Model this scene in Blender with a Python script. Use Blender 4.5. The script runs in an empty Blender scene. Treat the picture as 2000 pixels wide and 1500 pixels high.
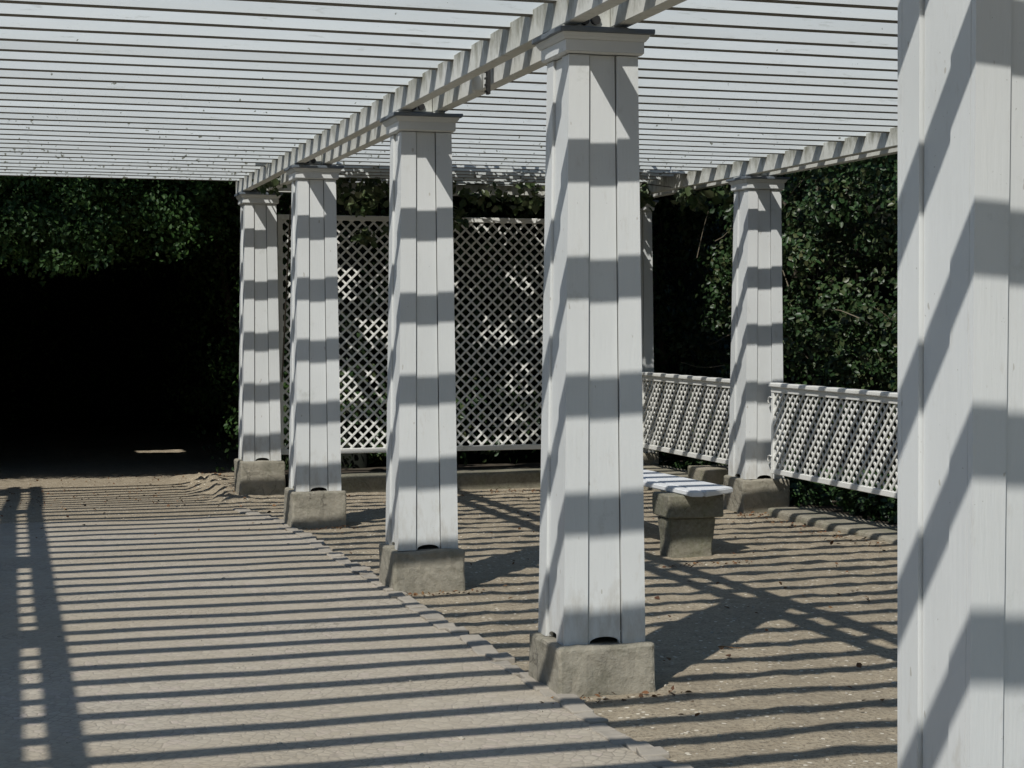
import bpy, bmesh, math, random
import numpy as np
from mathutils import Vector, Matrix, noise
random.seed(7)
rng = np.random.default_rng(11)
C = bpy.context.scene.collection
H = 1.62                      # camera height; measured heights are relative to it

# ------------------------------------------------------------------ helpers
def tag(o, label=None, cat=None, group=None, kind=None):
    if label: o['label'] = label
    if cat: o['category'] = cat
    if group: o['group'] = group
    if kind: o['kind'] = kind
    return o

def empty(name, loc, rz=0):
    o = bpy.data.objects.new(name, None); C.objects.link(o)
    o.empty_display_size = 0.2
    o.location = loc; o.rotation_euler = (0, 0, rz)
    return o

def obj(name, bm, mat, parent=None, smooth=False):
    me = bpy.data.meshes.new(name)
    bmesh.ops.recalc_face_normals(bm, faces=bm.faces)
    bm.to_mesh(me); bm.free()
    if smooth:
        for p in me.polygons: p.use_smooth = True
    me.materials.append(mat)
    o = bpy.data.objects.new(name, me); C.objects.link(o)
    if parent: o.parent = parent
    return o

def copy_tree(o, parent=None):
    c = o.copy(); C.objects.link(c); c.parent = parent
    for ch in o.children: copy_tree(ch, c)
    return c

def box(bm, x0, x1, y0, y1, z0, z1, bev=0.0, seg=2):
    r = bmesh.ops.create_cube(bm, size=1.0)
    vs = r['verts']
    for v in vs:
        v.co = Vector(((x0+x1)/2+v.co.x*(x1-x0), (y0+y1)/2+v.co.y*(y1-y0), (z0+z1)/2+v.co.z*(z1-z0)))
    if bev > 0:
        es = list({e for v in vs for e in v.link_edges})
        bmesh.ops.bevel(bm, geom=es, offset=bev, segments=seg, profile=0.5, affect='EDGES')
    return vs

def prism(bm, poly, z0, z1, bev=0):
    b = [bm.verts.new((x, y, z0)) for x, y in poly]
    t = [bm.verts.new((x, y, z1)) for x, y in poly]
    n = len(poly)
    fs = [bm.faces.new(b[::-1]), bm.faces.new(t)]
    for i in range(n):
        fs.append(bm.faces.new((b[i], b[(i+1) % n], t[(i+1) % n], t[i])))
    if bev:
        bmesh.ops.bevel(bm, geom=list({e for f in fs for e in f.edges}), offset=bev, segments=2, affect='EDGES')

def bar(bm, a, b, w, h, up=Vector((0, 0, 1))):
    a, b = Vector(a), Vector(b); d = (b-a).normalized(); s = d.cross(up).normalized()*w/2; u = s.cross(d).normalized()*h/2
    vs = [bm.verts.new(p+i*s+j*u) for p in (a, b) for i, j in ((-1, -1), (1, -1), (1, 1), (-1, 1))]
    for q in ((0, 1, 2, 3), (7, 6, 5, 4), (0, 4, 5, 1), (1, 5, 6, 2), (2, 6, 7, 3), (3, 7, 4, 0)):
        bm.faces.new([vs[i] for i in q])

def tube(bm, pts, r0, r1, n=6):
    rings = []
    for i, p in enumerate(pts):
        p = Vector(p); q = Vector(pts[min(i+1, len(pts)-1)]); o = Vector(pts[max(i-1, 0)])
        d = (q-o).normalized(); s = d.orthogonal().normalized(); t = d.cross(s)
        r = r0+(r1-r0)*i/(len(pts)-1)
        rings.append([bm.verts.new(p+(s*math.cos(a)+t*math.sin(a))*r) for a in [2*math.pi*k/n for k in range(n)]])
    for a, b in zip(rings, rings[1:]):
        for k in range(n): bm.faces.new((a[k], a[(k+1) % n], b[(k+1) % n], b[k]))
    bm.faces.new(rings[0][::-1]); bm.faces.new(rings[-1])

def roughen(bm, amp, scale, seed=0, cuts=0):
    if cuts: bmesh.ops.subdivide_edges(bm, edges=bm.edges[:], cuts=cuts, use_grid_fill=True)
    for v in bm.verts:
        v.co += noise.noise_vector(v.co*scale+Vector((seed, seed*2, 0)))*amp

# ------------------------------------------------------------------ materials
class NT:
    def __init__(s, name):
        s.m = bpy.data.materials.new(name); s.m.use_nodes = True
        s.t = s.m.node_tree; s.n = s.t.nodes; s.l = s.t.links
        s.b = s.n['Principled BSDF']; s.out = s.n['Material Output']
    def new(s, typ, **kw):
        n = s.n.new(typ)
        for k, v in kw.items():
            if k in n.inputs.keys(): n.inputs[k].default_value = v
            else: setattr(n, k, v)
        return n
    def coord(s, scale=(1, 1, 1), rand=False, rot=(0, 0, 0)):
        tc = s.new('ShaderNodeTexCoord'); mp = s.new('ShaderNodeMapping')
        mp.inputs['Scale'].default_value = scale; mp.inputs['Rotation'].default_value = rot
        s.l.new(tc.outputs['Object'], mp.inputs['Vector'])
        if rand:
            oi = s.new('ShaderNodeObjectInfo'); mu = s.new('ShaderNodeMath', operation='MULTIPLY'); mu.inputs[1].default_value = 37.0
            s.l.new(oi.outputs['Random'], mu.inputs[0]); s.l.new(mu.outputs[0], mp.inputs['Location'])
        return mp.outputs[0]
    def noise(s, vec, scale, detail=4, rough=.55):
        n = s.new('ShaderNodeTexNoise'); n.inputs['Scale'].default_value = scale
        n.inputs['Detail'].default_value = detail; n.inputs['Roughness'].default_value = rough
        s.l.new(vec, n.inputs['Vector']); return n.outputs['Fac']
    def ramp(s, fac, stops):
        r = s.new('ShaderNodeValToRGB'); e = r.color_ramp.elements
        while len(e) < len(stops): e.new(0.5)
        for i, (p, c) in enumerate(stops):
            e[i].position = p; e[i].color = (*c, 1) if len(c) == 3 else c
        s.l.new(fac, r.inputs[0]); return r.outputs[0]
    def mix(s, fac, a, b, mode='MIX'):
        m = s.new('ShaderNodeMix', data_type='RGBA', blend_type=mode)
        if isinstance(fac, float): m.inputs[0].default_value = fac
        else: s.l.new(fac, m.inputs[0])
        for i, v in ((6, a), (7, b)):
            if isinstance(v, tuple): m.inputs[i].default_value = (*v, 1)
            else: s.l.new(v, m.inputs[i])
        return m.outputs[2]
    def bump(s, h, strength=.3, dist=.01):
        b = s.new('ShaderNodeBump'); b.inputs['Strength'].default_value = strength; b.inputs['Distance'].default_value = dist
        s.l.new(h, b.inputs['Height']); s.l.new(b.outputs[0], s.b.inputs['Normal'])
    def base(s, c): 
        if isinstance(c, tuple): s.b.inputs['Base Color'].default_value = (*c, 1)
        else: s.l.new(c, s.b.inputs['Base Color'])
    def set(s, **kw):
        for k, v in kw.items(): s.b.inputs[k.replace('_', ' ')].default_value = v

def white_paint(name, c0=(.64, .655, .64), c1=(.57, .585, .57), grime=(.30, .31, .26), lo=.60, hi=.80, gscale=3.0, stretch=(1, 1, 1), streak=14, rough=.45, tone=0, specks=False, splash=False):
    k = NT(name)
    v = k.coord(stretch, rand=True)
    big = k.noise(v, 1.3, 3)
    col = k.mix(k.ramp(big, [(.35, (0, 0, 0)), (.7, (1, 1, 1))]), c0, c1)
    gr = k.noise(v, gscale, 8, .7)
    col = k.mix(k.ramp(gr, [(lo, (0, 0, 0)), (hi, (1, 1, 1))]), col, grime)
    sp = k.noise(k.coord((1, 1, 1), rand=True), 90, 2)
    col = k.mix(k.ramp(sp, [(.74, (0, 0, 0)), (.78, (.6, .6, .6))]), col, (.25, .24, .2))
    oi = k.new('ShaderNodeObjectInfo')
    if tone: col = k.mix(k.ramp(oi.outputs['Random'], [(0, (0, 0, 0)), (1, (tone, tone, tone))]), col, (.40, .41, .38))
    if specks:
        g = k.new('ShaderNodeNewGeometry'); sp3 = k.new('ShaderNodeSeparateXYZ'); k.l.new(g.outputs['Position'], sp3.inputs[0])
        mr = k.new('ShaderNodeMapRange'); mr.inputs['From Min'].default_value = 5.0; mr.inputs['From Max'].default_value = 12.5; mr.inputs['To Max'].default_value = .13; k.l.new(sp3.outputs[1], mr.inputs[0])
        nn = k.noise(k.coord((1, 1, 1), rand=True), 26, 3, .6); nm = k.noise(k.coord((1, 1, 1), rand=True), 1.4, 2)
        a1 = k.new('ShaderNodeMath', operation='ADD'); k.l.new(mr.outputs[0], a1.inputs[0]); k.l.new(nn, a1.inputs[1])
        a2 = k.new('ShaderNodeMath', operation='MULTIPLY_ADD'); a2.inputs[1].default_value = .16; k.l.new(nm, a2.inputs[0]); k.l.new(a1.outputs[0], a2.inputs[2])
        col = k.mix(k.ramp(a2.outputs[0], [(.80, (0, 0, 0)), (.84, (.9, .9, .9))]), col, (.10, .10, .06))
    if splash:
        tc = k.new('ShaderNodeTexCoord'); sz = k.new('ShaderNodeSeparateXYZ'); k.l.new(tc.outputs['Object'], sz.inputs[0])
        mr = k.new('ShaderNodeMapRange'); mr.inputs['From Min'].default_value = .0; mr.inputs['From Max'].default_value = .42; mr.inputs['To Min'].default_value = .24; mr.inputs['To Max'].default_value = 0; k.l.new(sz.outputs[2], mr.inputs[0])
        a1 = k.new('ShaderNodeMath', operation='ADD'); k.l.new(mr.outputs[0], a1.inputs[0]); k.l.new(k.noise(k.coord((3, 3, 1), rand=True), 7, 7, .7), a1.inputs[1])
        col = k.mix(k.ramp(a1.outputs[0], [(.60, (0, 0, 0)), (.84, (.4, .4, .4))]), col, (.33, .29, .22))
        sc_ = k.noise(k.coord((2, 2, .8), rand=True), 16, 2, .5)
        col = k.mix(k.ramp(sc_, [(.735, (0, 0, 0)), (.75, (.7, .7, .7))]), col, (.36, .34, .29))
    k.base(col); k.set(Roughness=rough)
    st = k.noise(k.coord((streak, streak, 1.2), rand=True), 6, 3)
    k.bump(st, .22, .004)
    return k.m
M = {}
M['column'] = white_paint('column_white_paint', lo=.62, hi=.86, splash=True)
M['slat'] = white_paint('slat_white_paint', c0=(.68, .715, .705), c1=(.60, .63, .62), lo=.60, hi=.80, gscale=9, stretch=(.5, 3, 3), streak=2, tone=.28, specks=True)
M['beam'] = white_paint('beam_weathered_paint', c0=(.60, .59, .54), c1=(.46, .45, .39), grime=(.17, .17, .11), lo=.52, hi=.78, gscale=5, stretch=(1, 1, .45), streak=2, rough=.6)
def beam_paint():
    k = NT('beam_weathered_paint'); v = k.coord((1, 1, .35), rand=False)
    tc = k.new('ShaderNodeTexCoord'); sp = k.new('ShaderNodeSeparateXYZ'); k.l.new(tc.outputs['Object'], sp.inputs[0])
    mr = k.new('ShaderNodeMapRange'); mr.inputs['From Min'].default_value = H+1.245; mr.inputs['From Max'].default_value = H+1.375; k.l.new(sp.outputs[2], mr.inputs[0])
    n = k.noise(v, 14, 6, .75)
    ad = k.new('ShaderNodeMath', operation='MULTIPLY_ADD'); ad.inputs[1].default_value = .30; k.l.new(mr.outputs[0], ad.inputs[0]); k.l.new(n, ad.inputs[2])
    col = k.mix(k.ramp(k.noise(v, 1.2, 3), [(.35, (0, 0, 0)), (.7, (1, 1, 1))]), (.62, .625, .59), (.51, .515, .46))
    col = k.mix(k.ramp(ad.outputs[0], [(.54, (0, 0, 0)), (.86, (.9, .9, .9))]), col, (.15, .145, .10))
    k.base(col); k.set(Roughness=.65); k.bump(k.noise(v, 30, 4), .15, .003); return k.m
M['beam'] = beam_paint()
M['lattice'] = white_paint('lattice_white_paint', c0=(.72, .72, .68), c1=(.66, .655, .61), grime=(.30, .30, .18), lo=.60, hi=.85, gscale=4)
M['seat'] = white_paint('bench_seat_paint', c0=(.76, .77, .77), c1=(.70, .71, .71), lo=.72, hi=.9)
def simple(name, c, rough=.6, metal=0.0, nz=None):
    k = NT(name)
    if nz: k.base(k.mix(k.noise(k.coord(rand=True), nz, 5), c, tuple(x*.55 for x in c)))
    else: k.base(c)
    k.set(Roughness=rough, Metallic=metal); return k.m
M['lead'] = simple('lead_sheet', (.17, .20, .23), .5, .25, 12)
M['dark_metal'] = simple('dark_iron', (.05, .05, .05), .5, .6)
M['pale_plastic'] = simple('pale_enamel', (.6, .6, .56), .4)
M['slat_underside'] = simple('dark_board_underside', (.20, .185, .155), .8, 0, 6)  # darker colour for the downward faces of the slats
M['inner'] = simple('light_stop_dark', (.05, .045, .04), .9)

def concrete(name, c0, c1, moss=(.13, .13, .075)):
    k = NT(name); v = k.coord(rand=True)
    n1 = k.noise(v, 3.2, 7, .62); n2 = k.noise(v, 38, 4, .7)
    col = k.mix(k.ramp(n1, [(.36, (0, 0, 0)), (.66, (1, 1, 1))]), c0, c1)
    col = k.mix(k.ramp(k.noise(v, 7, 8, .72), [(.47, (0, 0, 0)), (.66, (.9, .9, .9))]), col, moss)
    col = k.mix(k.ramp(n2, [(.3, (.0, .0, .0)), (.7, (.30, .30, .30))]), col, (.42, .40, .33))
    # crack lines
    vo = k.new('ShaderNodeTexVoronoi', feature='DISTANCE_TO_EDGE'); vo.inputs['Scale'].default_value = 4.2
    mp = k.new('ShaderNodeMix', data_type='VECTOR'); mp.inputs[0].default_value = .25
    nz = k.new('ShaderNodeTexNoise'); nz.inputs['Scale'].default_value = 6; nz.inputs['Detail'].default_value = 6
    k.l.new(v, nz.inputs['Vector']); k.l.new(v, mp.inputs[4]); k.l.new(nz.outputs['Color'], mp.inputs[5]); k.l.new(mp.outputs[1], vo.inputs['Vector'])
    cr = k.ramp(vo.outputs['Distance'], [(.0, (1, 1, 1)), (.022, (0, 0, 0))])
    cm = k.mix(k.ramp(n1, [(.45, (0, 0, 0)), (.6, (.8, .8, .8))]), (0, 0, 0), cr)
    col = k.mix(cm, col, (.05, .045, .035))
    k.base(col); k.set(Roughness=.93)
    add = k.new('ShaderNodeMath', operation='ADD'); k.l.new(n2, add.inputs[0]); k.l.new(k.noise(v, 9, 6, .7), add.inputs[1])
    k.bump(add.outputs[0], .55, .012)
    return k.m
M['plinth'] = concrete('plinth_concrete', (.27, .245, .19), (.19, .172, .132), (.15, .14, .10))
M['kerb'] = concrete('kerb_stone', (.26, .23, .17), (.18, .16, .12))
M['bench_stone'] = concrete('bench_stone', (.17, .155, .11), (.10, .092, .065))

def gravel():
    k = NT('gravel_ground'); v = k.coord()
    n1 = k.noise(v, .55, 6, .6); n2 = k.noise(v, 60, 4, .75); n3 = k.noise(v, 9, 6, .7)
    col = k.mix(k.ramp(n1, [(.35, (0, 0, 0)), (.68, (1, 1, 1))]), (.40, .335, .235), (.325, .275, .195))
    col = k.mix(k.ramp(n3, [(.42, (0, 0, 0)), (.72, (.8, .8, .8))]), col, (.25, .205, .14))
    col = k.mix(k.ramp(n2, [(.50, (0, 0, 0)), (.62, (.85, .85, .85))]), col, (.15, .12, .08))
    vo = k.new('ShaderNodeTexVoronoi'); vo.inputs['Scale'].default_value = 34; k.l.new(v, vo.inputs['Vector'])
    hs = k.new('ShaderNodeSeparateColor'); k.l.new(vo.outputs['Color'], hs.inputs[0])
    peb = k.ramp(hs.outputs[0], [(.86, (0, 0, 0)), (.89, (1, 1, 1))])
    near = k.ramp(vo.outputs['Distance'], [(.26, (1, 1, 1)), (.36, (0, 0, 0))])
    f = k.mix(1.0, peb, near, 'MULTIPLY')
    col = k.mix(f, col, (.66, .60, .48))
    wet = k.noise(v, 1.7, 6, .65)
    col = k.mix(k.ramp(wet, [(.55, (0, 0, 0)), (.72, (.5, .5, .5))]), col, (.20, .16, .11))
    k.base(col); k.set(Roughness=.95)
    a = k.new('ShaderNodeMath', operation='ADD'); b = k.new('ShaderNodeMath', operation='MULTIPLY'); b.inputs[1].default_value = .5
    k.l.new(vo.outputs['Distance'], b.inputs[0]); k.l.new(b.outputs[0], a.inputs[0]); k.l.new(n2, a.inputs[1])
    k.bump(a.outputs[0], .75, .016)
    return k.m
M['gravel'] = gravel()
def cobble():
    k = NT('small_cobble_paving'); v = k.coord()
    wv = k.new('ShaderNodeTexNoise'); wv.inputs['Scale'].default_value = 1.1; wv.inputs['Detail'].default_value = 3; k.l.new(v, wv.inputs['Vector'])
    mx = k.new('ShaderNodeMix', data_type='VECTOR'); mx.inputs[0].default_value = .16
    k.l.new(v, mx.inputs[4]); k.l.new(wv.outputs['Color'], mx.inputs[5])
    mp = k.new('ShaderNodeMapping'); mp.inputs['Scale'].default_value = (1, .8, 1); mp.inputs['Rotation'].default_value = (0, 0, .6)
    k.l.new(mx.outputs[1], mp.inputs['Vector'])
    def vor(feat):
        o = k.new('ShaderNodeTexVoronoi', feature=feat); o.inputs['Scale'].default_value = 28
        o.inputs['Randomness'].default_value = .62; k.l.new(mp.outputs[0], o.inputs['Vector']); return o
    e = vor('DISTANCE_TO_EDGE'); c = vor('F1')
    s = k.new('ShaderNodeSeparateColor'); k.l.new(c.outputs['Color'], s.inputs[0])
    col = k.mix(s.outputs[0], (.42, .375, .30), (.355, .315, .25))
    col = k.mix(k.ramp(s.outputs[1], [(.86, (0, 0, 0)), (.9, (.6, .6, .6))]), col, (.44, .375, .32))
    col = k.mix(k.ramp(k.noise(v, .5, 5, .6), [(.38, (0, 0, 0)), (.7, (.8, .8, .8))]), col, (.34, .285, .20))
    col = k.mix(k.ramp(k.noise(v, 45, 3, .7), [(.5, (0, 0, 0)), (.72, (.5, .5, .5))]), col, (.24, .21, .17))
    j = k.ramp(e.outputs['Distance'], [(.02, (1, 1, 1)), (.07, (0, 0, 0))])
    # sandy joints vary from dark and open to flush with sand; sand takes over farther down the path
    jn = k.mix(k.ramp(k.noise(v, 1.6, 4, .6), [(.34, (.6, .6, .6)), (.60, (.04, .04, .04))]), (0, 0, 0), j)
    col = k.mix(jn, col, (.13, .115, .09))
    k.base(col); k.set(Roughness=.9)
    h = k.ramp(e.outputs['Distance'], [(.0, (0, 0, 0)), (.16, (1, 1, 1))])
    h2 = k.mix(.25, h, k.noise(v, 30, 4, .7))
    k.bump(h2, .4, .007)
    return k.m
M['cobble'] = cobble()
M['setts'] = simple('edging_setts', (.40, .36, .295), .9, 0, 5)
M['soil'] = simple('bed_soil', (.075, .058, .038), .97, 0, 8)

def leafmat(name, cols, trans=.25, rough=.42, spec=.5):
    k = NT(name)
    g = k.new('ShaderNodeNewGeometry')
    n = len(cols)
    col = k.ramp(g.outputs['Random Per Island'], [(i/(n-1), c) for i, c in enumerate(cols)])
    pn = k.noise(k.coord(), .9, 3)
    col = k.mix(k.ramp(pn, [(.40, (0, 0, 0)), (.65, (.65, .65, .65))]), col, tuple(x*.5 for x in cols[0]))
    k.base(col); k.set(Roughness=rough); k.b.inputs['Specular IOR Level'].default_value = spec
    tr = k.new('ShaderNodeBsdfTranslucent'); k.l.new(col, tr.inputs['Color'])
    mx = k.new('ShaderNodeMixShader'); mx.inputs[0].default_value = trans
    k.l.new(k.b.outputs[0], mx.inputs[1]); k.l.new(tr.outputs[0], mx.inputs[2]); k.l.new(mx.outputs[0], k.out.inputs[0])
    return k.m
M['leaf_hedge'] = leafmat('hedge_leaf', [(.020, .050, .012), (.032, .076, .017), (.055, .105, .024)], trans=.18, rough=.55, spec=.25)
M['leaf_right'] = leafmat('shrub_leaf', [(.022, .052, .017), (.035, .078, .024), (.062, .105, .038), (.10, .105, .045)], trans=.18, rough=.42, spec=.38)
M['leaf_vine'] = leafmat('vine_leaf', [(.05, .085, .03), (.08, .12, .045), (.13, .15, .07)], .3)
M['leaf_ivy'] = leafmat('ivy_leaf', [(.03, .07, .022), (.05, .095, .03)])
M['leaf_dry'] = leafmat('fallen_leaf', [(.16, .07, .035), (.22, .13, .06), (.10, .05, .03)], .1, .8, .2)
M['core'] = simple('core_shade', (.012, .016, .009), 1.0, 0, 4)  # near-black colour stands in for the shade deep inside the foliage
M['bark'] = simple('bark', (.09, .075, .055), .95, 0, 14)
M['twig'] = simple('pale_twig', (.20, .17, .12), .9)

# ------------------------------------------------------------------ leaves
def leaf_mesh(name, P, N, size, mat, parent=None, aspect=.62, jitter=.9):
    """P (n,3) points, N (n,3) preferred normals; one pointed folded leaf per point"""
    n = len(P)
    nr = N + rng.normal(0, jitter, (n, 3)); nr /= np.linalg.norm(nr, axis=1, keepdims=True)+1e-9
    d = rng.normal(0, 1, (n, 3)) + np.array([0, 0, -.5]); d -= (d*nr).sum(1, keepdims=True)*nr
    d /= np.linalg.norm(d, axis=1, keepdims=True)+1e-9
    s = np.cross(nr, d)
    L = (size*(.6+.75*rng.random(n)))[:, None]; W = L*aspect*(.8+.4*rng.random(n))[:, None]/2
    f = nr*L*.10
    v = np.stack([P, P+d*L*.30+s*W*.9+f, P+d*L*.62+s*W*.8+f, P+d*L*1.0, P+d*L*.62-s*W*.8+f, P+d*L*.30-s*W*.9+f], 1).reshape(-1, 3)
    me = bpy.data.meshes.new(name)
    me.vertices.add(n*6); me.vertices.foreach_set('co', v.astype(np.float32).ravel())
    base = (np.arange(n)*6)[:, None]
    q = np.concatenate([base+np.array([0, 1, 2, 3]), base+np.array([0, 3, 4, 5])], 1).ravel()
    me.loops.add(n*8); me.loops.foreach_set('vertex_index', q.astype(np.int32))
    me.polygons.add(n*2); me.polygons.foreach_set('loop_start', (np.arange(n*2)*4).astype(np.int32))
    me.polygons.foreach_set('loop_total', np.full(n*2, 4, np.int32))
    me.update(calc_edges=True); me.validate()
    me.materials.append(mat)
    o = bpy.data.objects.new(name, me); C.objects.link(o)
    if parent: o.parent = parent
    return o

def clumps(n, lo, hi, r, k, outward=(0, -1, .4), keep=None):
    """k clump centres in box lo..hi, n leaves around their surfaces"""
    lo, hi = np.array(lo, float), np.array(hi, float)
    c = lo+(hi-lo)*rng.random((k, 3)); rr = r*(.55+.9*rng.random(k))
    i = rng.integers(0, k, n)
    d = rng.normal(0, 1, (n, 3)); d /= np.linalg.norm(d, axis=1, keepdims=True)
    rad = rr[i]*(1-.45*rng.random(n)**1.5)
    P = c[i]+d*rad[:, None]*np.array([1, 1, .75])
    N = d+np.array(outward)*.8
    if keep is not None:
        m = keep(P); P, N = P[m], N[m]
    return P, N

# ------------------------------------------------------------------ ground
def sm(a, b, x):
    t = min(1, max(0, (x-a)/(b-a))); return t*t*(3-2*t)
def gz(x, y):
    z = H-1.606-.0118*(min(y, 20)-2.6)
    edge = -.45+.05*math.sin(y*3.1)+.03*math.sin(y*7.7)
    t = min(1, max(0, (edge+.26-x)/.36)); t = t*t*(3-2*t)
    z -= .085*sm(10.8, 14.6, y)*max(t, sm(15.3, 16.6, y))
    z += .010*noise.noise(Vector((x*.8, y*.55, 0)))+.005*noise.noise(Vector((x*2.6, y*2.1, 3)))
    return z
def sheet(name, xs, ys, off, mat, fn=None):
    bm = bmesh.new()
    g = [[bm.verts.new((x, y, gz(x, y)+off+(fn(x, y) if fn else 0))) for x in xs] for y in ys]
    for j in range(len(ys)-1):
        for i in range(len(xs)-1):
            bm.faces.new((g[j][i], g[j][i+1], g[j+1][i+1], g[j+1][i]))
    return obj(name, bm, mat, smooth=True)
def lin(a, b, n): return [a+(b-a)*i/n for i in range(n+1)]
mound = lambda x, y: (.010*noise.noise(Vector((x*5, y*5, 9)))+.008*noise.noise(Vector((x*13, y*11, 2)))) * (1 if y > 1 else 0) * sm(-.9, .2, x) + (.02+.065*noise.noise(Vector((x*6, y*4.5, 4)))+.045*noise.noise(Vector((x*17, y*14, 4))))*math.exp(-((x+.30)/.20)**2)*sm(11.6, 12.3, y)*(1-sm(15, 15.6, y))
gx = lin(-60, -6, 6)+lin(-5, -1.1, 20)+lin(-1, 4.2, 130)+lin(4.4, 8, 10)+lin(10, 60, 6)
gy = lin(-60, -6, 6)+lin(-5, .9, 20)+lin(1, 17, 300)+lin(17.3, 28, 20)+lin(32, 80, 5)
tag(sheet('ground', gx, gy, 0, M['gravel'], mound), 'tan gravel ground under and around the pergola', 'ground', kind='structure')
pv = sheet('paving', lin(-9, -.262, 40), lin(-8, 10.4, 130), .012, M['cobble'])
tag(pv, 'grey cobble paving left of the columns', 'paving', kind='structure')

# edging setts along the paving
bm = bmesh.new()
y = -7.0
while y < 9.2:
    L = .10+.09*random.random()
    x = -.215+random.uniform(-.025, .02)
    if not (any(abs(y+L/2-Y) < .3 for Y in (-.61, 2.6, 5.79, 9.53)) and False):
        z = gz(x, y)+.004
        t = bmesh.new(); box(t, -.055, .045+random.uniform(-.02,.015), -L/2+.004, L/2-.004, -.06, .016+random.uniform(-.006, .006), .006, 2)
        bmesh.ops.subdivide_edges(t, edges=[e for e in t.edges if e.calc_length() > .04], cuts=2, use_grid_fill=True); roughen(t, .008, 14, y)
        bmesh.ops.rotate(t, verts=t.verts[:], matrix=Matrix.Rotation(random.uniform(-.10, .10), 3, 'Z') @ Matrix.Rotation(random.uniform(-.05, .05), 3, 'X'))
        bmesh.ops.translate(t, verts=t.verts[:], vec=(x, y+L/2, z))
        m_ = bpy.data.meshes.new('x'); t.to_mesh(m_); t.free(); bm.from_mesh(m_); bpy.data.meshes.remove(m_)
    y += L
y = 9.3
while y < 11.0:
    L = .13+.12*random.random(); k2 = sm(10.6, 12, y)
    xe = -.215-.20*sm(9.3, 11.5, y)+random.uniform(-.05, .05)
    z = gz(max(xe+.25, -.1), y)-.02*k2
    t = bmesh.new(); box(t, -.07-.03*k2, .05+.05*k2, -L/2+.008, L/2-.008, -.25, .012+.03*k2*random.random(), .012, 2)
    bmesh.ops.subdivide_edges(t, edges=[e for e in t.edges if e.calc_length() > .05], cuts=2, use_grid_fill=True); roughen(t, .006+.014*k2, 11, y)
    bmesh.ops.rotate(t, verts=t.verts[:], matrix=Matrix.Rotation(random.uniform(-.3, .3)*k2, 3, 'Z') @ Matrix.Rotation(random.uniform(-.12, .12)*k2, 3, 'X'))
    bmesh.ops.translate(t, verts=t.verts[:], vec=(xe, y+L/2, z))
    m_ = bpy.data.meshes.new('x'); t.to_mesh(m_); t.free(); bm.from_mesh(m_); bpy.data.meshes.remove(m_)
    y += L
tag(obj('paving_edge', bm, M['setts'], smooth=False), 'row of worn stone setts edging the cobble paving', 'edging', kind='structure')

# raised foundation kerb under the right row and the back panel
def kerb(name, x0, x1, y0, y1, top, mat, seed, label):
    bm = bmesh.new()
    n = max(2, int(max(x1-x0, y1-y0)/.12))
    box(bm, x0, x1, y0, y1, -.4, top, .03, 3)
    ax = 0 if x1-x0 > y1-y0 else 1
    a0, a1 = ((x0, x1), (y0, y1))[ax]
    for i in range(1, n):
        p = [0, 0, 0]; p[ax] = a0+(a1-a0)*i/n; nn = [0, 0, 0]; nn[ax] = 1
        bmesh.ops.bisect_plane(bm, geom=bm.verts[:]+bm.edges[:]+bm.faces[:], plane_co=p, plane_no=nn)
    roughen(bm, .009, 2.2, seed); roughen(bm, .004, 13, seed)
    return tag(obj(name, bm, mat), label, 'kerb', kind='structure')
YC = [-.61, 2.6, 5.79, 9.53, 12.66]
XB, XL = 3.904, -4.08
kerb('kerb', 3.84, 4.27, 2.0, 9.18, H-1.62, M['kerb'], 3, 'low stone kerb running under the right hand lattice fence')
kerb('kerb', 3.80, 4.2, 9.72, 12.4, H-1.52, M['kerb'], 5, 'low stone kerb in shade between the two right columns')
kerb('kerb', .26, 3.66, 12.45, 12.85, H-1.55, M['bench_stone'], 8, 'stone kerb with shade in its colour under the tall back trellis')  # darker stone than the other kerbs stands in for shade here
tag(sheet('planting_bed', lin(4.2, 9, 20), lin(1.5, 13.2, 60), .03, M['soil']), 'dark soil bed behind the right kerb', 'planting bed', kind='structure')
bed2 = sheet('planting_bed', lin(.3, 9, 20), lin(12.84, 17, 10), .03, M['soil']); tag(bed2, 'dark soil bed behind the tall trellis', 'planting bed', kind='structure')

# ------------------------------------------------------------------ columns
SH = 2.5
def col_shaft(wb=.184, wt=.154):
    bm = bmesh.new()
    th = .020
    def W(z): return wb+(wt-wb)*z/SH
    for side in range(4):
        R = Matrix.Rotation(side*math.pi/2, 3, 'Z')
        inset = 0 if side % 2 == 0 else th+.0015
        for b in range(3):
            dep = .012 if b == 1 else 0.0
            def fr(z):
                w = W(z); t = z/SH
                s1, s2 = -w+.60*w, w-(.58+.06*t)*w
                lo, hi = [(-w+inset, s1-.0028), (s1+.0028, s2-.0028), (s2+.0028, w-inset)][b]
                return lo, hi
            zs = [0.0]+[SH*i/5 for i in range(1, 6)]
            lo, hi = fr(0)
            # bottom profile
            if b == 1:
                prof = [(lo, .0), (lo+.003, .0)]
                for i in range(11):
                    a = math.pi*(1-i/10); prof.append(((lo+hi)/2+(hi-lo-.010)/2*math.cos(a), .001+.030*math.sin(a)**.8))
                prof += [(hi-.003, .0), (hi, .0)]
            else: prof = [(lo, 0.0), (hi, 0.0)]
            pts = prof+[(fr(z)[1], z) for z in zs[1:]]+[(fr(z)[0], z) for z in zs[:0:-1]]
            def P(u, z, d): return R @ Vector((u, -(W(z)-d), z))
            A = [bm.verts.new(P(u, z, dep)) for u, z in pts]; B = [bm.verts.new(P(u, z, dep+th)) for u, z in pts]
            n = len(pts)
            bm.faces.new(A); bm.faces.new(B[::-1])
            for i in range(n): bm.faces.new((A[i], A[(i+1) % n], B[(i+1) % n], B[i]))
    return bm
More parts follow.
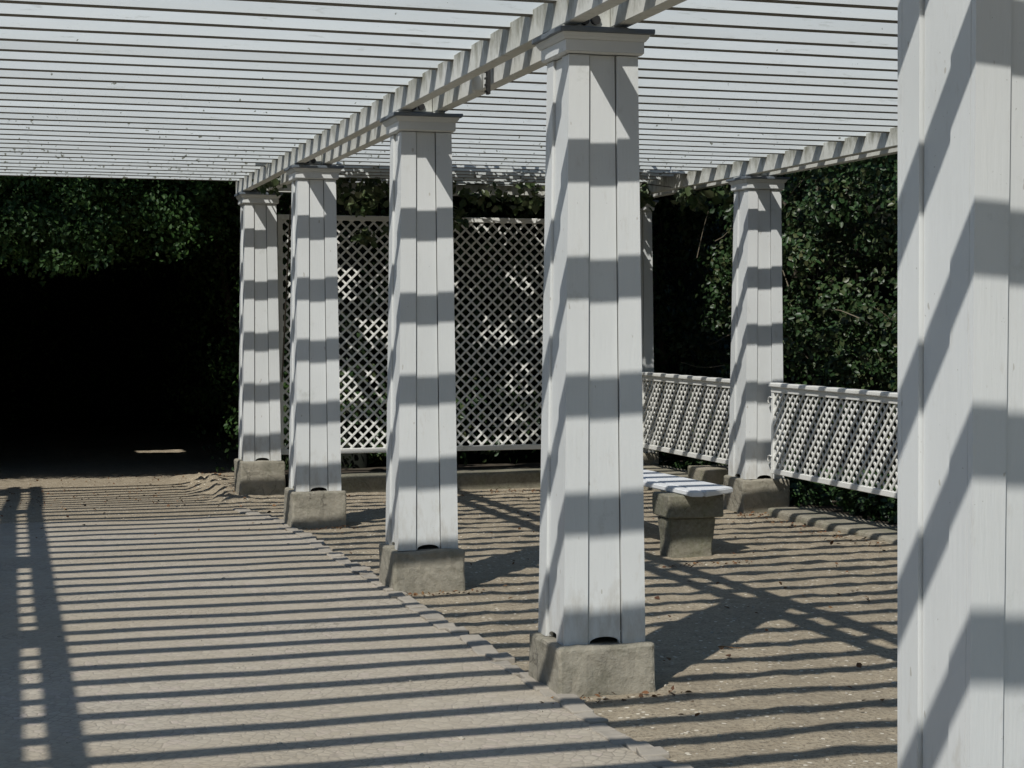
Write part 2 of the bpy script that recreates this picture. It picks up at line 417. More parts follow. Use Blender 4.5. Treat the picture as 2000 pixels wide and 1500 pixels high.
def core_bm():  # dark box added inside the hollow shaft to stop light leaking
    bm = bmesh.new(); a, b = .140, .115
    v = [bm.verts.new((x*s, y*s, z)) for s, z in ((a, .05), (b, SH)) for x, y in ((-1, -1), (1, -1), (1, 1), (-1, 1))]
    for q in ((0, 1, 2, 3), (4, 5, 6, 7), (0, 1, 5, 4), (1, 2, 6, 5), (2, 3, 7, 6), (3, 0, 4, 7)): bm.faces.new([v[i] for i in q])
    return bm
def plinth_bm(seed, h=.48):
    bm = bmesh.new(); box(bm, -.22, .22, -.22, .22, -h, 0, .016, 2)
    for v in bm.verts:
        f = 1+.012*(-v.co.z/h); v.co.x *= f; v.co.y *= f
    for ax in range(3):
        for i in range(1, 14):
            p = [0, 0, 0]; p[ax] = (-.22+.44*i/14) if ax < 2 else -h*i/14; nn = [0, 0, 0]; nn[ax] = 1
            bmesh.ops.bisect_plane(bm, geom=bm.verts[:]+bm.edges[:]+bm.faces[:], plane_co=p, plane_no=nn)
    roughen(bm, .009, 4.5, seed); roughen(bm, .006, 21, seed+4)
    return bm
def frustum(bm, a, z0, b, z1):
    v = [bm.verts.new((x*s, y*s, z)) for s, z in ((a, z0), (b, z1)) for x, y in ((-1, -1), (1, -1), (1, 1), (-1, 1))]
    for q in ((3, 2, 1, 0), (4, 5, 6, 7), (0, 1, 5, 4), (1, 2, 6, 5), (2, 3, 7, 6), (3, 0, 4, 7)): bm.faces.new([v[i] for i in q])
def capital_bm():
    bm = bmesh.new()
    frustum(bm, .166, SH+.004, .174, SH+.012); frustum(bm, .1745, SH+.0125, .1745, SH+.060)
    frustum(bm, .180, SH+.0605, .188, SH+.072); frustum(bm, .189, SH+.0725, .195, SH+.088)
    return bm
def lead_bm():
    bm = bmesh.new(); box(bm, -.210, .210, -.210, .210, SH+.0885, SH+.110, .003, 1)
    bmesh.ops.subdivide_edges(bm, edges=[e for e in bm.edges if e.calc_length() > .2], cuts=8, use_grid_fill=True)
    roughen(bm, .004, 12, 2)
    return bm
def make_column(loc):
    t = empty('pergola_column', loc)
    obj('plinth', plinth_bm(1), M['plinth'], t)
    s = obj('shaft', col_shaft(), M['column'], t)
    obj('light_stop', core_bm(), M['inner'], s)
    c = obj('capital', capital_bm(), M['column'], t)
    obj('lead_cap', lead_bm(), M['lead'], c)
    return t
ZT = H-1.388
proto = make_column((0, YC[0], ZT))
plinths = [proto.children[0].data if proto.children[0].name.startswith('plinth') else None]
def add_column(x, y, label, group, first=False, seed=1, rot=0):
    o = proto if first else copy_tree(proto)
    o.location = (x, y, ZT)
    tag(o, label, 'column', group)
    if not first:
        for ch in o.children:
            if ch.name.startswith('plinth'):
                b = plinth_bm(seed); me = bpy.data.meshes.new('plinth'); bmesh.ops.recalc_face_normals(b, faces=b.faces); b.to_mesh(me); b.free(); me.materials.append(M['plinth']); ch.data = me
    return o
GA = 'white tapered columns of the middle row'; GB = 'white tapered columns of the right row'; GL = 'white tapered columns of the left row'
a0 = add_column(-.012, YC[0], 'very close white column cut off by the right edge of the picture', GA)
a0.rotation_euler = (0, 0, math.radians(3.6))
for ch in a0.children:
    if ch.name.startswith('shaft'):
        b = col_shaft(.163, .177); me = bpy.data.meshes.new('shaft'); bmesh.ops.recalc_face_normals(b, faces=b.faces); b.to_mesh(me); b.free(); me.materials.append(M['column']); ch.data = me
add_column(0, YC[1], 'large white tapered column with a full concrete plinth in the centre', GA, True)
add_column(0, YC[2], 'second white column of the middle row, behind the large centre one', GA, seed=22)
add_column(0, YC[3], 'third white column of the middle row, left edge of the trellis behind it', GA, seed=33)
add_column(0, YC[4], 'farthest white column of the middle row beside the dark passage', GA, seed=44)
add_column(XB, YC[3], 'striped white column between the two low lattice fences', GB, seed=55)
add_column(XB, YC[4], 'shaded white column at the far corner where back trellis and low fence meet', GB, seed=66)
add_column(XB, YC[2], 'white column of the right row hidden behind the very close one', GB, seed=67)
for i, yy in enumerate(YC[0:5]):
    add_column(XL, yy, ['first', 'second', 'third', 'fourth', 'fifth'][i]+' white column of the left row, outside the picture, that shades the paving', GL, seed=70+i)

# ------------------------------------------------------------------ roof: beams and slats
roof = empty('pergola_roof', (0, 4, H+1.24))
tag(roof, 'white slatted pergola roof of boards laid over paired beams', 'pergola roof')
roof_off = Vector(roof.location)
def local(o, parent):
    o.parent = parent; o.location = -Vector(parent.location); return o
def beam_part(name, x0, x1, y0, y1, z0, z1, seed):
    bm = bmesh.new(); box(bm, x0, x1, y0, y1, z0, z1, .004, 1)
    ax = 1 if (y1-y0) > (x1-x0) else 0
    a0, a1 = ((x0, x1), (y0, y1))[ax]; n = int((a1-a0)/.5)
    for i in range(1, n):
        p = [0, 0, 0]; p[ax] = a0+(a1-a0)*i/n; nn = [0, 0, 0]; nn[ax] = 1
        bmesh.ops.bisect_plane(bm, geom=bm.verts[:]+bm.edges[:]+bm.faces[:], plane_co=p, plane_no=nn)
    for v in bm.verts: v.co += noise.noise_vector(Vector((v.co.x*.3, v.co.y*.5, seed)))*.006
    return local(obj(name, bm, M['beam']), roof)
ZB0, ZB1 = H+1.238, H+1.374
for xc in (0, XB, XL):
    for a, b in ((-.172, -.100), (.052, .122)):
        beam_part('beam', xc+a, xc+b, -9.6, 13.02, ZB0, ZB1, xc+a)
for a, b in ((12.50, 12.56), (12.74, 12.80)):
    beam_part('cross_beam', .125, XB-.175, a, b, ZB0+.01, ZB1-.03, a)
# spacer blocks and bolts at each capital
for xc in (0, XB, XL):
    for yc in YC:
        bm = bmesh.new(); box(bm, xc-.098, xc+.050, yc-.10, yc-.04, ZB0, ZB1-.035, .004, 1)
        box(bm, xc-.098, xc+.050, yc+.05, yc+.10, ZB0, ZB1-.035, .004, 1)
        box(bm, xc-.17, xc-.1015, yc-.13, yc+.13, ZT+SH+.110, ZB0-.0005); box(bm, xc+.0535, xc+.12, yc-.13, yc+.13, ZT+SH+.110, ZB0-.0005)
        b = local(obj('spacer_block', bm, M['beam']), roof)
        bm = bmesh.new()
        tube(bm, [(xc-.07, yc-.128, ZB0+.020), (xc-.07, yc-.102, ZB0+.020)], .016, .016, 8)
        tube(bm, [(xc-.02, yc-.112, ZB0+.03), (xc-.02, yc-.101, ZB0+.03)], .022, .022, 8)
        o = obj('bolt', bm, M['dark_metal']); o.parent = b
SP, SY0 = .351, 2.939-.0275
zs0, zs1 = H+1.349, H+1.349+.112
ang = math.atan(.0215)
def slat_bm(seed):
    bm = bmesh.new(); box(bm, -4.55, 4.45, 0, .054, 0, .118, .004, 1)
    for i in range(1, 12):
        bmesh.ops.bisect_plane(bm, geom=bm.verts[:]+bm.edges[:]+bm.faces[:], plane_co=(-4.5+9*i/12, 0, 0), plane_no=(1, 0, 0))
    for v in bm.verts:
        v.co.y += .006*noise.noise(Vector((v.co.x*.5, seed, 0))); v.co.z += .005*noise.noise(Vector((v.co.x*.45, seed, 5)))
    return bm
k = -35; slats = []  # run behind the camera added to cut sky light on the near column
while True:
    yy = SY0+SP*k
    if yy > 13.0: break
    o = obj('slat', slat_bm(k*1.7), M['slat']); o.data.materials.append(M['slat_underside'])
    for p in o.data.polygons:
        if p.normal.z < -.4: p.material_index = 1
    if .3 < yy < 2.3: yy += .04
    o.parent = roof
    o.location = Vector((0, yy+.0215*.22+random.uniform(-.004, .004), zs0))-Vector(roof.location); o.rotation_euler = (0, 0, ang)
    slats.append(o); k += 1

# small spotlight hanging between the beams of the middle row
sl = empty('spotlight', (-.02, 4.33, ZB1)); tag(sl, 'small pale spotlight hung between the paired beams above the centre', 'spotlight')
bm = bmesh.new(); box(bm, .030, .046, -.02, .02, -.196, -.0, .002, 1)
for i in range(4): box(bm, .020, .030, -.012, .012, -.186+i*.034, -.176+i*.034)
obj('bracket', bm, M['dark_metal'], sl)
bm = bmesh.new(); tube(bm, [(-.022, 0, -.085), (-.022, 0, -.10), (-.022, -.005, -.135), (-.022, -.008, -.175), (-.022, -.008, -.183)], .028, .031, 14)
hd = obj('lamp_housing', bm, M['pale_plastic'], sl, True)
bm = bmesh.new(); tube(bm, [(-.022, 0, -.10), (-.01, 0, -.06), (.03, 0, -.05)], .006, .006, 6); obj('cable', bm, M['pale_plastic'], hd)

# ------------------------------------------------------------------ lattice panels
def lattice_bm(w, h, pitch, lw, th, gap):
    """laths at 45 degrees in the XZ plane, clipped to the rectangle 0..w, 0..h"""
    bm = bmesh.new()
    for layer, sgn in ((0, 1), (1, -1)):
        y0 = -th if layer == 0 else .0006; y1 = y0+th
        c = -h if sgn > 0 else 0
        t = (-h if sgn > 0 else 0)+pitch*.4
        end = w if sgn > 0 else w+h
        while t < end:
            # line x = t + sgn*z
            z0, z1 = 0.0, h
            if sgn > 0: z0 = max(0, -t); z1 = min(h, w-t)
            else: z0 = max(0, t-w); z1 = min(h, t)
            if z1-z0 > .04:
                a = Vector((t+sgn*z0, (y0+y1)/2, z0)); b = Vector((t+sgn*z1, (y0+y1)/2, z1))
                bar(bm, a, b, lw, th, Vector((0, 1, 0)))
            t += pitch
    return bm
def panel(name, loc, rz, w, h, rail, label, cat='lattice fence', toprail=True, pitch=.097, lw=.021, th=.011, hooks=False, group=None, fth=.03):
    t = empty(name, loc, rz); tag(t, label, cat, group)
    o = obj('lattice', lattice_bm(w-2*rail+.01, h-2*rail+.01, pitch, lw, th, 0), M['lattice'], t); o.location = (rail-.005, 0, rail-.005)
    for nm, b in (('bottom_rail', (0, w, -fth/2-.003, fth/2+.003, 0, rail)), ('top_rail', (0, w, -fth/2-.004, fth/2+.004, h-(.085 if toprail else rail), h-(.0365 if toprail else 0)))):
        bm = bmesh.new(); box(bm, *b, .004, 1)
        o = obj(nm, bm, M['lattice'], t)
        if nm == 'top_rail' and toprail:
            bm = bmesh.new(); box(bm, -.012, w+.012, -.042, .042, h-.036, h, .009, 3); obj('cap_board', bm, M['lattice'], o)
    for x0 in (0, w-rail):
        bm = bmesh.new(); box(bm, x0, x0+rail, -fth/2, fth/2, rail+.0006, h-rail-.0006, .003, 1); obj('stile', bm, M['lattice'], t)
    if hooks:
        for z in (.12, h-.16):
            bm = bmesh.new(); tube(bm, [(-.035, -.02, z-.02), (-.05, -.02, z), (-.04, -.02, z+.03), (-.01, -.02, z+.035), (.02, -.02, z+.03)], .007, .006, 6)
            obj('hook', bm, M['pale_plastic'], t, True)
    return t
panel('trellis', (.185, 12.66, H-1.345), 0, XB-.18-.185, 2.37, .05, 'tall white trellis screen closing the back of the pergola', 'trellis', False, pitch=.112, lw=.0195, fth=.04)
panel('lattice_fence', (3.94, 12.45, H-1.335), -math.pi/2, 2.55, .785, .045, 'low white lattice fence between the shaded corner column and the striped right column', hooks=False, group='low lattice fences of the right row', pitch=.097, lw=.0185, th=.010)
panel('lattice_fence', (3.94, 9.27, H-1.335), -math.pi/2, 3.2, .785, .045, 'low white lattice fence running from the striped right column behind the very close one', hooks=True, group='low lattice fences of the right row', pitch=.097, lw=.0185, th=.010)

# ------------------------------------------------------------------ bench
bench = empty('bench', (2.4, 7.0, gz(2.4, 7)))
tag(bench, 'garden bench with white seat boards on a dark mossy stone pedestal', 'bench')
def lb(name, bm, mat, parent=bench, smooth=False):
    o = obj(name, bm, mat, smooth=smooth); o.parent = parent
    if parent is bench: o.location = -Vector(bench.location)
    return o
zt = H-1.18
bm = bmesh.new(); prism(bm, [(2.165, 6.50), (2.465, 6.72), (2.345, 9.2), (2.03, 9.0)], zt-.040, zt, .008)
lb('seat_board', bm, M['seat'])
bm = bmesh.new(); prism(bm, [(2.075, 6.53), (2.155, 6.50), (2.02, 8.99), (1.94, 8.95)], zt-.040, zt-.001, .008)
lb('seat_board', bm, M['seat'])
for cx, yy in ((2.16, 6.72), (2.05, 8.45)):
    gzz = gz(cx, yy); cy = yy+.16
    bm = bmesh.new()
    pts0 = [(cx-.168, yy), (cx+.160, yy), (cx+.160, yy+.22), (cx-.168, yy+.22)]
    hh = zt-.205-gzz
    rings = [[bm.verts.new((cx+(p[0]-cx)*q, cy+(p[1]-cy)*q, z)) for p in pts0] for q, z in ((.95, gzz-.1), (.95, gzz+.03), (.97, gzz+.4*hh), (1.06, gzz+hh))]
    for a_, b_ in zip(rings, rings[1:]):
        for i in range(4): bm.faces.new((a_[i], a_[(i+1) % 4], b_[(i+1) % 4], b_[i]))
    bm.faces.new(rings[0][::-1]); bm.faces.new(rings[-1])
    bmesh.ops.bevel(bm, geom=bm.edges[:], offset=.008, segments=2, affect='EDGES')
    bmesh.ops.subdivide_edges(bm, edges=[e for e in bm.edges if e.calc_length() > .10], cuts=4, use_grid_fill=True)
    roughen(bm, .008, 7, yy); roughen(bm, .004, 20, yy)
    lb('pedestal', bm, M['bench_stone'])
    bm = bmesh.new()
    box(bm, cx-.20, cx+.215, yy-.05, yy+.27, zt-.203, zt-.0415, .012, 2)
    bmesh.ops.subdivide_edges(bm, edges=[e for e in bm.edges if e.calc_length() > .10], cuts=4, use_grid_fill=True)
    roughen(bm, .006, 9, yy+3)
    lb('corbel', bm, M['bench_stone'])

# concrete block at the foot of the striped right column
bm = bmesh.new(); box(bm, -.19, .19, -.22, .22, 0, .22, .015, 2); bmesh.ops.subdivide_edges(bm, edges=[e for e in bm.edges if e.calc_length() > .12], cuts=3, use_grid_fill=True); roughen(bm, .012, 6, 4)
o = obj('stone_block', bm, M['kerb']); o.location = (3.93, 10.5, H-1.60)
tag(o, 'low grey stone block on the kerb behind the striped right column', 'stone block')

# ------------------------------------------------------------------ vegetation
def hedge_thing(name, loc, label, cat='hedge'):
    t = empty(name, loc); tag(t, label, cat); return t
def world_child(o, t): o.parent = t; o.location = -Vector(t.location); return o

# --- dark arched hedge at the far left
def trunks(t, spots, r, paths):
    for x, y in spots:
        bm = bmesh.new(); tube(bm, paths(x, y), r, r*.4, 8); world_child(obj('trunk', bm, M['bark'], smooth=True), t)
def cat_leaves(*a): return np.concatenate([p for p, n in a]), np.concatenate([n for p, n in a])
t = hedge_thing('hedge_arch', (-4.5, 16, gz(-4.5, 16)), 'thick green hedge arching over the dark passage at far left')
def zlow(P): return H+.45+.42*np.clip((P[:, 0]+2.7)/2.2, 0, 1.2)+.25*np.sin(P[:, 0]*3.3+1)*np.cos(P[:, 0]*1.7)+.15+.75*(rng.random(len(P))**.6-.5)
A1 = clumps(74000, (-4.6, 14.65, H+.5), (.1, 15.5, H+2.3), .26, 300, keep=lambda P: (P[:, 2] > zlow(P)) & (P[:, 1] > 14.28))
hx, hy = -2.64, 18.05
def shaft(P):
    dz = (H+2.1-P[:, 2]); u = P[:, 0]-hx-.605*dz; w_ = P[:, 1]-hy-.706*dz
    return ((u/.52)**2+(w_/.42)**2 > 1+.5*np.sin(P[:, 0]*9)*np.sin(P[:, 1]*7)) | (rng.random(len(P)) < .10)
A2 = clumps(26000, (-6, 15.0, H+.9), (.4, 27, H+1.8), .45, 320, outward=(0, 0, -.3), keep=shaft)
A3 = clumps(20000, (-5.6, 14.6, H-1.8), (-3.9, 26, H+1.2), .40, 260, outward=(.8, -.4, .2))
A4 = clumps(11000, (.15, 14.7, H-1.6), (.9, 26, H+1.6), .30, 200, outward=(-.8, -.5, .2))
A5 = clumps(12000, (-5, 26.3, H-1.8), (2, 27, H+2), .40, 150)
# unseen boughs added to shade the hedge face, denser toward the middle row
A6 = clumps(15000, (-5.6, 13.55, H+1.9), (.1, 14.6, H+2.5), .25, 150, outward=(0, 0, 1), keep=lambda P: rng.random(len(P)) < np.clip(.5+.25*(P[:, 0]+4.4), .2, 1))
P_, N_ = cat_leaves(A1, A2, A3, A4, A5, A6)
world_child(leaf_mesh('foliage', P_, N_, .058, M['leaf_hedge']), t)
def bumpy(name, boxes, parent, cut=6):  # solid dark cores added inside the foliage to block light
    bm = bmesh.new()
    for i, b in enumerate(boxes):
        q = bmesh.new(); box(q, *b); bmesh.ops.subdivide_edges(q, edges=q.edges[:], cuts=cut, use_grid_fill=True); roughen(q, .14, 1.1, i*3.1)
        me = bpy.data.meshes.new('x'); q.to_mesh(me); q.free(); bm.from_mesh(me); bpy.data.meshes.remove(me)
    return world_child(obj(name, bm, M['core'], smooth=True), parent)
bumpy('blocking_core', [(-9.5, hx-.46, 14.75, 28, H+1.85, H+2.35), (hx+.46, .9, 14.75, 28, H+1.85, H+2.35),
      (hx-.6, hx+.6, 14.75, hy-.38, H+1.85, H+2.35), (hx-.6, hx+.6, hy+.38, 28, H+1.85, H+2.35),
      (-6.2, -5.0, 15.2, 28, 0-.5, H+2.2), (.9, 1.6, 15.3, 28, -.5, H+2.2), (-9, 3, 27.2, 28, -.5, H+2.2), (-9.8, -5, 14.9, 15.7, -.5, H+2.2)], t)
trunks(t, ((-4.3, 16.2), (-4.4, 20), (.75, 16.4), (.8, 20.5)), .09, lambda x, y: [(x, y, -.5), (x+.05, y, .6), (x-.08, y+.1, 1.8), (x+.3*(1 if x < 0 else -1), y, 2.9), (x+1.1*(1 if x < 0 else -1), y-.1, 3.5)])

# --- hedge behind the tall trellis
t = hedge_thing('hedge', (2.5, 15.4, gz(2.5, 15.4)), 'dark tall hedge in shade behind the white trellis screen')
P_, N_ = cat_leaves(clumps(26000, (.4, 15.2, H-1.6), (6.4, 15.8, H+2.2), .34, 300), clumps(16000, (.1, 12.9, H+1.9), (6.6, 15.4, H+2.4), .26, 210, outward=(0, 0, 1)))  # second group: unseen overhead leaves added to shade this hedge
world_child(leaf_mesh('foliage', P_, N_, .075, M['leaf_right']), t)
bumpy('blocking_core', [(.8, 8, 16.0, 16.8, -.5, H+2.6), (.2, 6.8, 13.15, 16.2, H+2.05, H+2.4)], t)
trunks(t, ((1.2, 15.6), (2.6, 15.5), (4.0, 15.7), (5.4, 15.6)), .06, lambda x, y: [(x, y+.2, -.3), (x+.06, y+.1, .9), (x-.1, y+.1, 2.2), (x+.1, y, 3.6)])

# --- unseen hedge added left of the pergola to block sky light
t = hedge_thing('hedge', (-8.6, 2, gz(-8.6, 2)), 'hedge added outside the picture, left of the pergola, to block sky light')
P_, N_ = clumps(9000, (-8.7, -9, .2), (-8.1, 12, 2.5), .4, 260, outward=(1, 0, .3))
world_child(leaf_mesh('foliage', P_, N_, .16, M['leaf_hedge']), t)
bumpy('blocking_core', [(-9.6, -8.6, -9.5, 12.5, -.5, 2.7)], t)

# --- shrubs on the right
def shrub(name, loc, lo, hi, n, k, r, size, label, n2, seedrot=0):
    t = hedge_thing(name, loc, label, 'shrub')
    y0, y1 = lo[1], hi[1]
    A = clumps(n, lo, hi, r, k, outward=(-.7, -.6, .35), keep=lambda P: rng.random(len(P)) < np.clip((P[:, 2]-.25)/1.3, .25, 1))
    # unseen crown added above the roof edge to shade the face of the shrub
    B = clumps(n2, (4.5, y0-.9, H+1.85), (6.6, y1-.3, H+2.5), .25, int(n2/62), outward=(0, 0, 1))
    P, N = cat_leaves(A, B)
    world_child(leaf_mesh('foliage', P, N, size, M['leaf_right'], aspect=.66), t)
    for i in range(14):
        p = Vector((random.uniform(lo[0], hi[0]-.3)-.15, random.uniform(lo[1], hi[1]), random.uniform(lo[2]+.6, hi[2]-.2)))
        d = Vector((random.uniform(-.5, .1), random.uniform(-.5, .4), random.uniform(-.1, .5))).normalized()
        q = [p+d*s+Vector((0, 0, .05*math.sin(s*6+i))) for s in (0, .15, .3, .48)]
        bm = bmesh.new(); tube(bm, q, .006, .003, 5)
        world_child(obj('twig', bm, M['twig']), t)
    trunks(t, ((6.0, y0+.6), (6.05, (y0+y1)/2), (6.0, y1-.6)), .05, lambda x, y: [(x, y, -.4), (x+.06, y+.05, .9), (x-.1, y, 2.2), (x-.3, y+.1, 3.8)])
    return t
s1 = shrub('shrub', (5.7, 12.2, gz(5.7, 12.2)), (5.0, 10.9, H-1.3), (6.0, 13.6, H+1.9), 23000, 130, .25, .060, 'tall leafy shrub seen between the corner column and the striped right column', 5200)
s2 = shrub('shrub', (5.8, 8.8, gz(5.8, 8.8)), (5.1, 6.8, H-1.1), (6.1, 10.7, H+1.9), 38000, 190, .26, .060, 'tall leafy shrub with bare twigs seen right of the striped column', 7600)
s3 = shrub('shrub', (5.8, 4.5, gz(5.8, 4.5)), (5.1, 1.5, H-1.1), (6.1, 6.6, H+1.9), 12000, 110, .30, .075, 'tall leafy shrub along the bed hidden behind the very close column', 6000)
bumpy('blocking_core', [(6.3, 7.4, 10.6, 14.9, -.5, H+2.4)], s1)
bumpy('blocking_core', [(6.35, 7.4, 6.6, 10.58, -.5, H+2.4)], s2)
bumpy('blocking_core', [(6.35, 7.4, 1.2, 6.58, -.5, H+2.4)], s3)

# --- ground ivy
P, N = clumps(7000, (4.35, 5.5, .02), (5.3, 13.4, .10), .13, 190, outward=(0, 0, 1.5), keep=lambda P: (P[:, 2] > -.08) & (P[:, 0] > 4.15))
o = leaf_mesh('ivy', P, N, .065, M['leaf_ivy'], aspect=.85); tag(o, 'low ivy covering the bed below the right lattice fence', 'ivy', kind='stuff')
P, N = clumps(2200, (4.5, 6.6, .02), (5.1, 9.0, .3), .16, 40, outward=(0, 0, 1.5), keep=lambda P: (P[:, 2] > -.08) & (P[:, 0] > 4.2))
o = leaf_mesh('ivy', P, N, .075, M['leaf_ivy'], aspect=.8); tag(o, 'taller tuft of ivy spilling toward the kerb under the fence', 'ivy', kind='stuff')

# --- fallen leaves
n = 420
xs = np.concatenate([rng.uniform(-.1, 3.7, 220), 3.68+rng.normal(0, .08, 120), rng.uniform(-3, 0, 80)])
ys = np.concatenate([rng.uniform(1.5, 12.4, 220), rng.uniform(5, 9.5, 120), rng.uniform(9, 15, 80)])
P = np.array([(x, y, gz(x, y)+mound(x, y)+.012) for x, y in zip(xs, ys)])
o = leaf_mesh('fallen_leaves', P, np.tile([0, 0, 1.0], (n, 1)), .034, M['leaf_dry'], jitter=.35)
tag(o, 'scattered small dry leaves on the gravel', 'fallen leaves', kind='stuff')

# --- loose pebbles and litter
bm = bmesh.new()
for i in range(800):
    y_ = 1.0+11.5*random.random()**1.4; x_ = random.uniform(-.1, 3.75) if random.random() < .85 else random.uniform(-2.6, -.3)
    r_ = random.uniform(.003, .0085) if random.random() < .93 else random.uniform(.009, .014)
    mt = Matrix.Translation((x_, y_, gz(x_, y_)+(mound(x_, y_) if x_ > -.3 else .012)+r_*.2)) @ Matrix.Rotation(random.random()*3, 4, 'Z') @ Matrix.Diagonal((r_*random.uniform(1, 1.6), r_, r_*.7, 1))
    bmesh.ops.create_icosphere(bm, subdivisions=1, radius=1, matrix=mt)
tag(obj('pebbles', bm, simple('pale_pebble', (.46, .42, .34), .8, 0, 3)), 'tiny pale pebbles scattered on the gravel and paving', 'pebbles', kind='stuff')
n = 520
cs = [(x0+random.uniform(-.32, .32), y0-.25-random.random()*.12) for x0, y0 in ((0, 2.6), (0, 5.79), (0, 9.53), (3.9, 9.5), (2.1, 6.6), (.5, 12.35), (2.5, 12.35)) for _ in range(40)]
cs += [(random.uniform(-2.4, .3), random.uniform(12, 16.5)) for _ in range(n-len(cs))]
P = np.array([(x, y, gz(x, y)+mound(x, y)+.010) for x, y in cs])
o = leaf_mesh('fallen_leaves', P, np.tile([0, 0, 1.0], (len(P), 1)), .028, M['leaf_dry'], jitter=.5)
tag(o, 'dry leaf litter gathered at the feet of plinths and in the shaded passage', 'fallen leaves', kind='stuff')
for p0, a_, L in (((1.02, 1.62), .25, .30), ((2.3, 4.4), 1.2, .16), ((.9, 3.3), -.5, .12)):
    bm = bmesh.new(); tube(bm, [(p0[0]+L*t_*math.cos(a_), p0[1]+L*t_*math.sin(a_)+.02*math.sin(t_*7), gz(*p0)+.012) for t_ in (0, .25, .5, .75, 1)], .004, .002, 5)
    tag(obj('fallen_twig', bm, M['leaf_dry']), {.30: 'longest reddish dry twig lying on the near gravel', .16: 'short dry twig on the gravel between centre column and bench', .12: 'tiny dry twig on the gravel right of the centre plinth'}[L], 'twig')

# --- climbing vines
def vine(loc, stems, leaves, size, label, jit=.9, twigr=.008):
    t = empty('climbing_vine', loc); tag(t, label, 'vine', 'climbing vines on the pergola')
    for s in stems:
        bm = bmesh.new(); tube(bm, s, twigr, twigr*.4, 6); world_child(obj('stem', bm, M['bark'], smooth=True), t)
    P = np.concatenate([a for a, b in leaves]); N = np.concatenate([b for a, b in leaves])
    world_child(leaf_mesh('foliage', P, N, size, M['leaf_vine'], aspect=.75, jitter=jit), t)
    return t
zr = H+1.47
vine((.9, 12.6, H+1.2), [[(.2, 12.5, 1.0), (.3, 12.55, H+1.1), (.9, 12.4, zr), (1.8, 12.3, zr+.05), (2.9, 12.2, zr)], [(.9, 12.4, zr), (1.2, 12.3, H+1.25), (1.27, 12.25, H+.95)], [(1.7, 12.3, zr), (1.82, 12.35, H+1.3), (1.87, 12.3, H+.95)]],
     [clumps(620, (.35, 12.1, H+1.20), (3.5, 12.6, H+1.40), .12, 52), clumps(85, (.6, 12.1, H+1.02), (1.0, 12.3, H+1.25), .12, 6),
      clumps(75, (1.75, 12.1, H+.92), (1.98, 12.3, H+1.22), .09, 7), clumps(55, (1.22, 12.1, H+.86), (1.38, 12.2, H+.94), .08, 3), clumps(46, (.9, 12.1, H+.78), (1.1, 12.2, H+.84), .08, 3)],
     .085, 'climbing vine hanging over the cross beam above the trellis screen')
vine((-.1, 11.8, H+1.3), [[(-.2, 12.9, H+1.5), (-.1, 12.3, H+1.45), (-.15, 11.6, H+1.45), (0, 11.2, H+1.5)]],
     [clumps(210, (-.12, 11.6, H+1.26), (.1, 12.7, H+1.40), .075, 20)], .075, 'climbing vine tangled in the beams above the farthest middle column')
vine((3.6, 12.0, H+1.2), [[(3.6, 12.9, H+1.5), (3.5, 12.2, H+1.45), (3.6, 11.4, H+1.3), (3.9, 10.8, H+1.2)]],
     [clumps(420, (3.0, 11.7, H+1.12), (3.8, 12.3, H+1.38), .15, 20), clumps(90, (3.75, 10.2, H+1.02), (4.0, 11.4, H+1.22), .09, 11)], .095, 'bushy climbing vine over the shaded corner column')
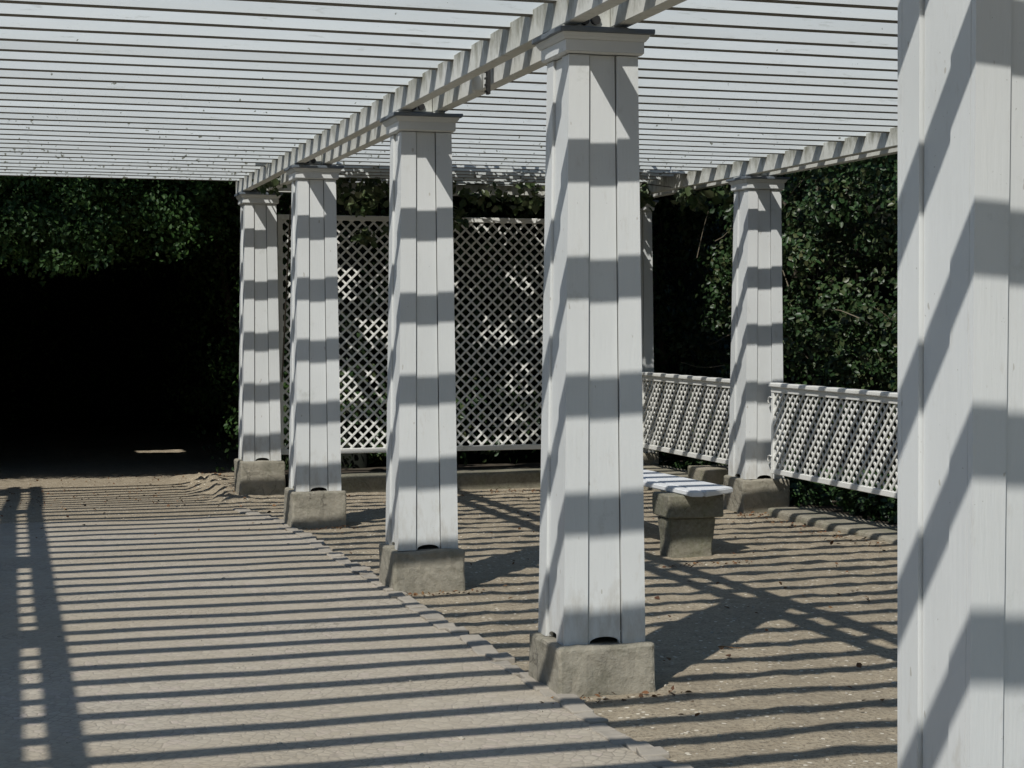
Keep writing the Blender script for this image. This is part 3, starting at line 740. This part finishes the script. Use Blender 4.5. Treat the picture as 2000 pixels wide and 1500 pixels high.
# vine mat lying on top of the roof: it dapples trellis and corner column
P, N = clumps(13200, (-.4, 10.45, H+1.56), (4.0, 13.0, H+1.95), .18, 235, outward=(0, 0, 1),
    keep=lambda P: (P[:, 0] > -.1-.9*np.clip(11.4-P[:, 1], 0, 1)+.25) & ((rng.random(len(P)) < .45) | (P[:, 0] < 1.6) | (P[:, 0] > 2.75)))
vine((2.0, 11.5, H+1.6), [[(.3, 12.5, H+1.5), (1.2, 11.9, H+1.62), (2.2, 11.5, H+1.6), (3.4, 11.2, H+1.62)]], [(P, N)], .085, 'leafy climbing vine mat lying on top of the far roof slats')

# ------------------------------------------------------------------ light
TX, TY = .605, .706
d = Vector((TX, TY, -1)).normalized()
sun = bpy.data.lights.new('sun', 'SUN'); sun.energy = 4.15; sun.angle = math.radians(.53); sun.color = (1, .972, .925)
so = bpy.data.objects.new('sun', sun); C.objects.link(so); so.rotation_euler = d.to_track_quat('-Z', 'Y').to_euler(); so.location = (-8, -8, 14)
w = bpy.data.worlds.new('World'); bpy.context.scene.world = w; w.use_nodes = True
sky = w.node_tree.nodes.new('ShaderNodeTexSky'); sky.sky_type = 'NISHITA'; sky.sun_disc = False
sky.sun_elevation = math.asin(-d.z); sky.sun_rotation = math.atan2(-TX, -TY) % (2*math.pi)
bg = w.node_tree.nodes['Background']; bg.inputs[1].default_value = .083
sky.ozone_density = 4.0
hs = w.node_tree.nodes.new('ShaderNodeHueSaturation'); hs.inputs['Saturation'].default_value = 1.35; hs.inputs['Hue'].default_value = .492
w.node_tree.links.new(sky.outputs[0], hs.inputs['Color']); w.node_tree.links.new(hs.outputs[0], bg.inputs[0])

# ------------------------------------------------------------------ camera
cx, cy, yaw, pitch, roll, f = CAMP = (-2.4753, -4.6159, .2853, -.0372, .0001, 3431.3)
cam = bpy.data.cameras.new('camera'); co = bpy.data.objects.new('camera', cam); C.objects.link(co)
fw = Vector((math.sin(yaw)*math.cos(pitch), math.cos(yaw)*math.cos(pitch), math.sin(pitch)))
rt = Vector((math.cos(yaw), -math.sin(yaw), 0)); up = rt.cross(fw)
co.matrix_world = Matrix(((rt.x, up.x, -fw.x, cx), (rt.y, up.y, -fw.y, cy), (rt.z, up.z, -fw.z, H), (0, 0, 0, 1)))
cam.sensor_width = 36; cam.lens = f/2000*36; cam.clip_end = 500; cam.clip_start = .05
sc = bpy.context.scene; sc.camera = co
sc.view_settings.view_transform = 'Standard'; sc.view_settings.look = 'None'; sc.view_settings.gamma = 1; sc.view_settings.exposure = 0
sc.cycles.max_bounces = 8; sc.cycles.diffuse_bounces = 4
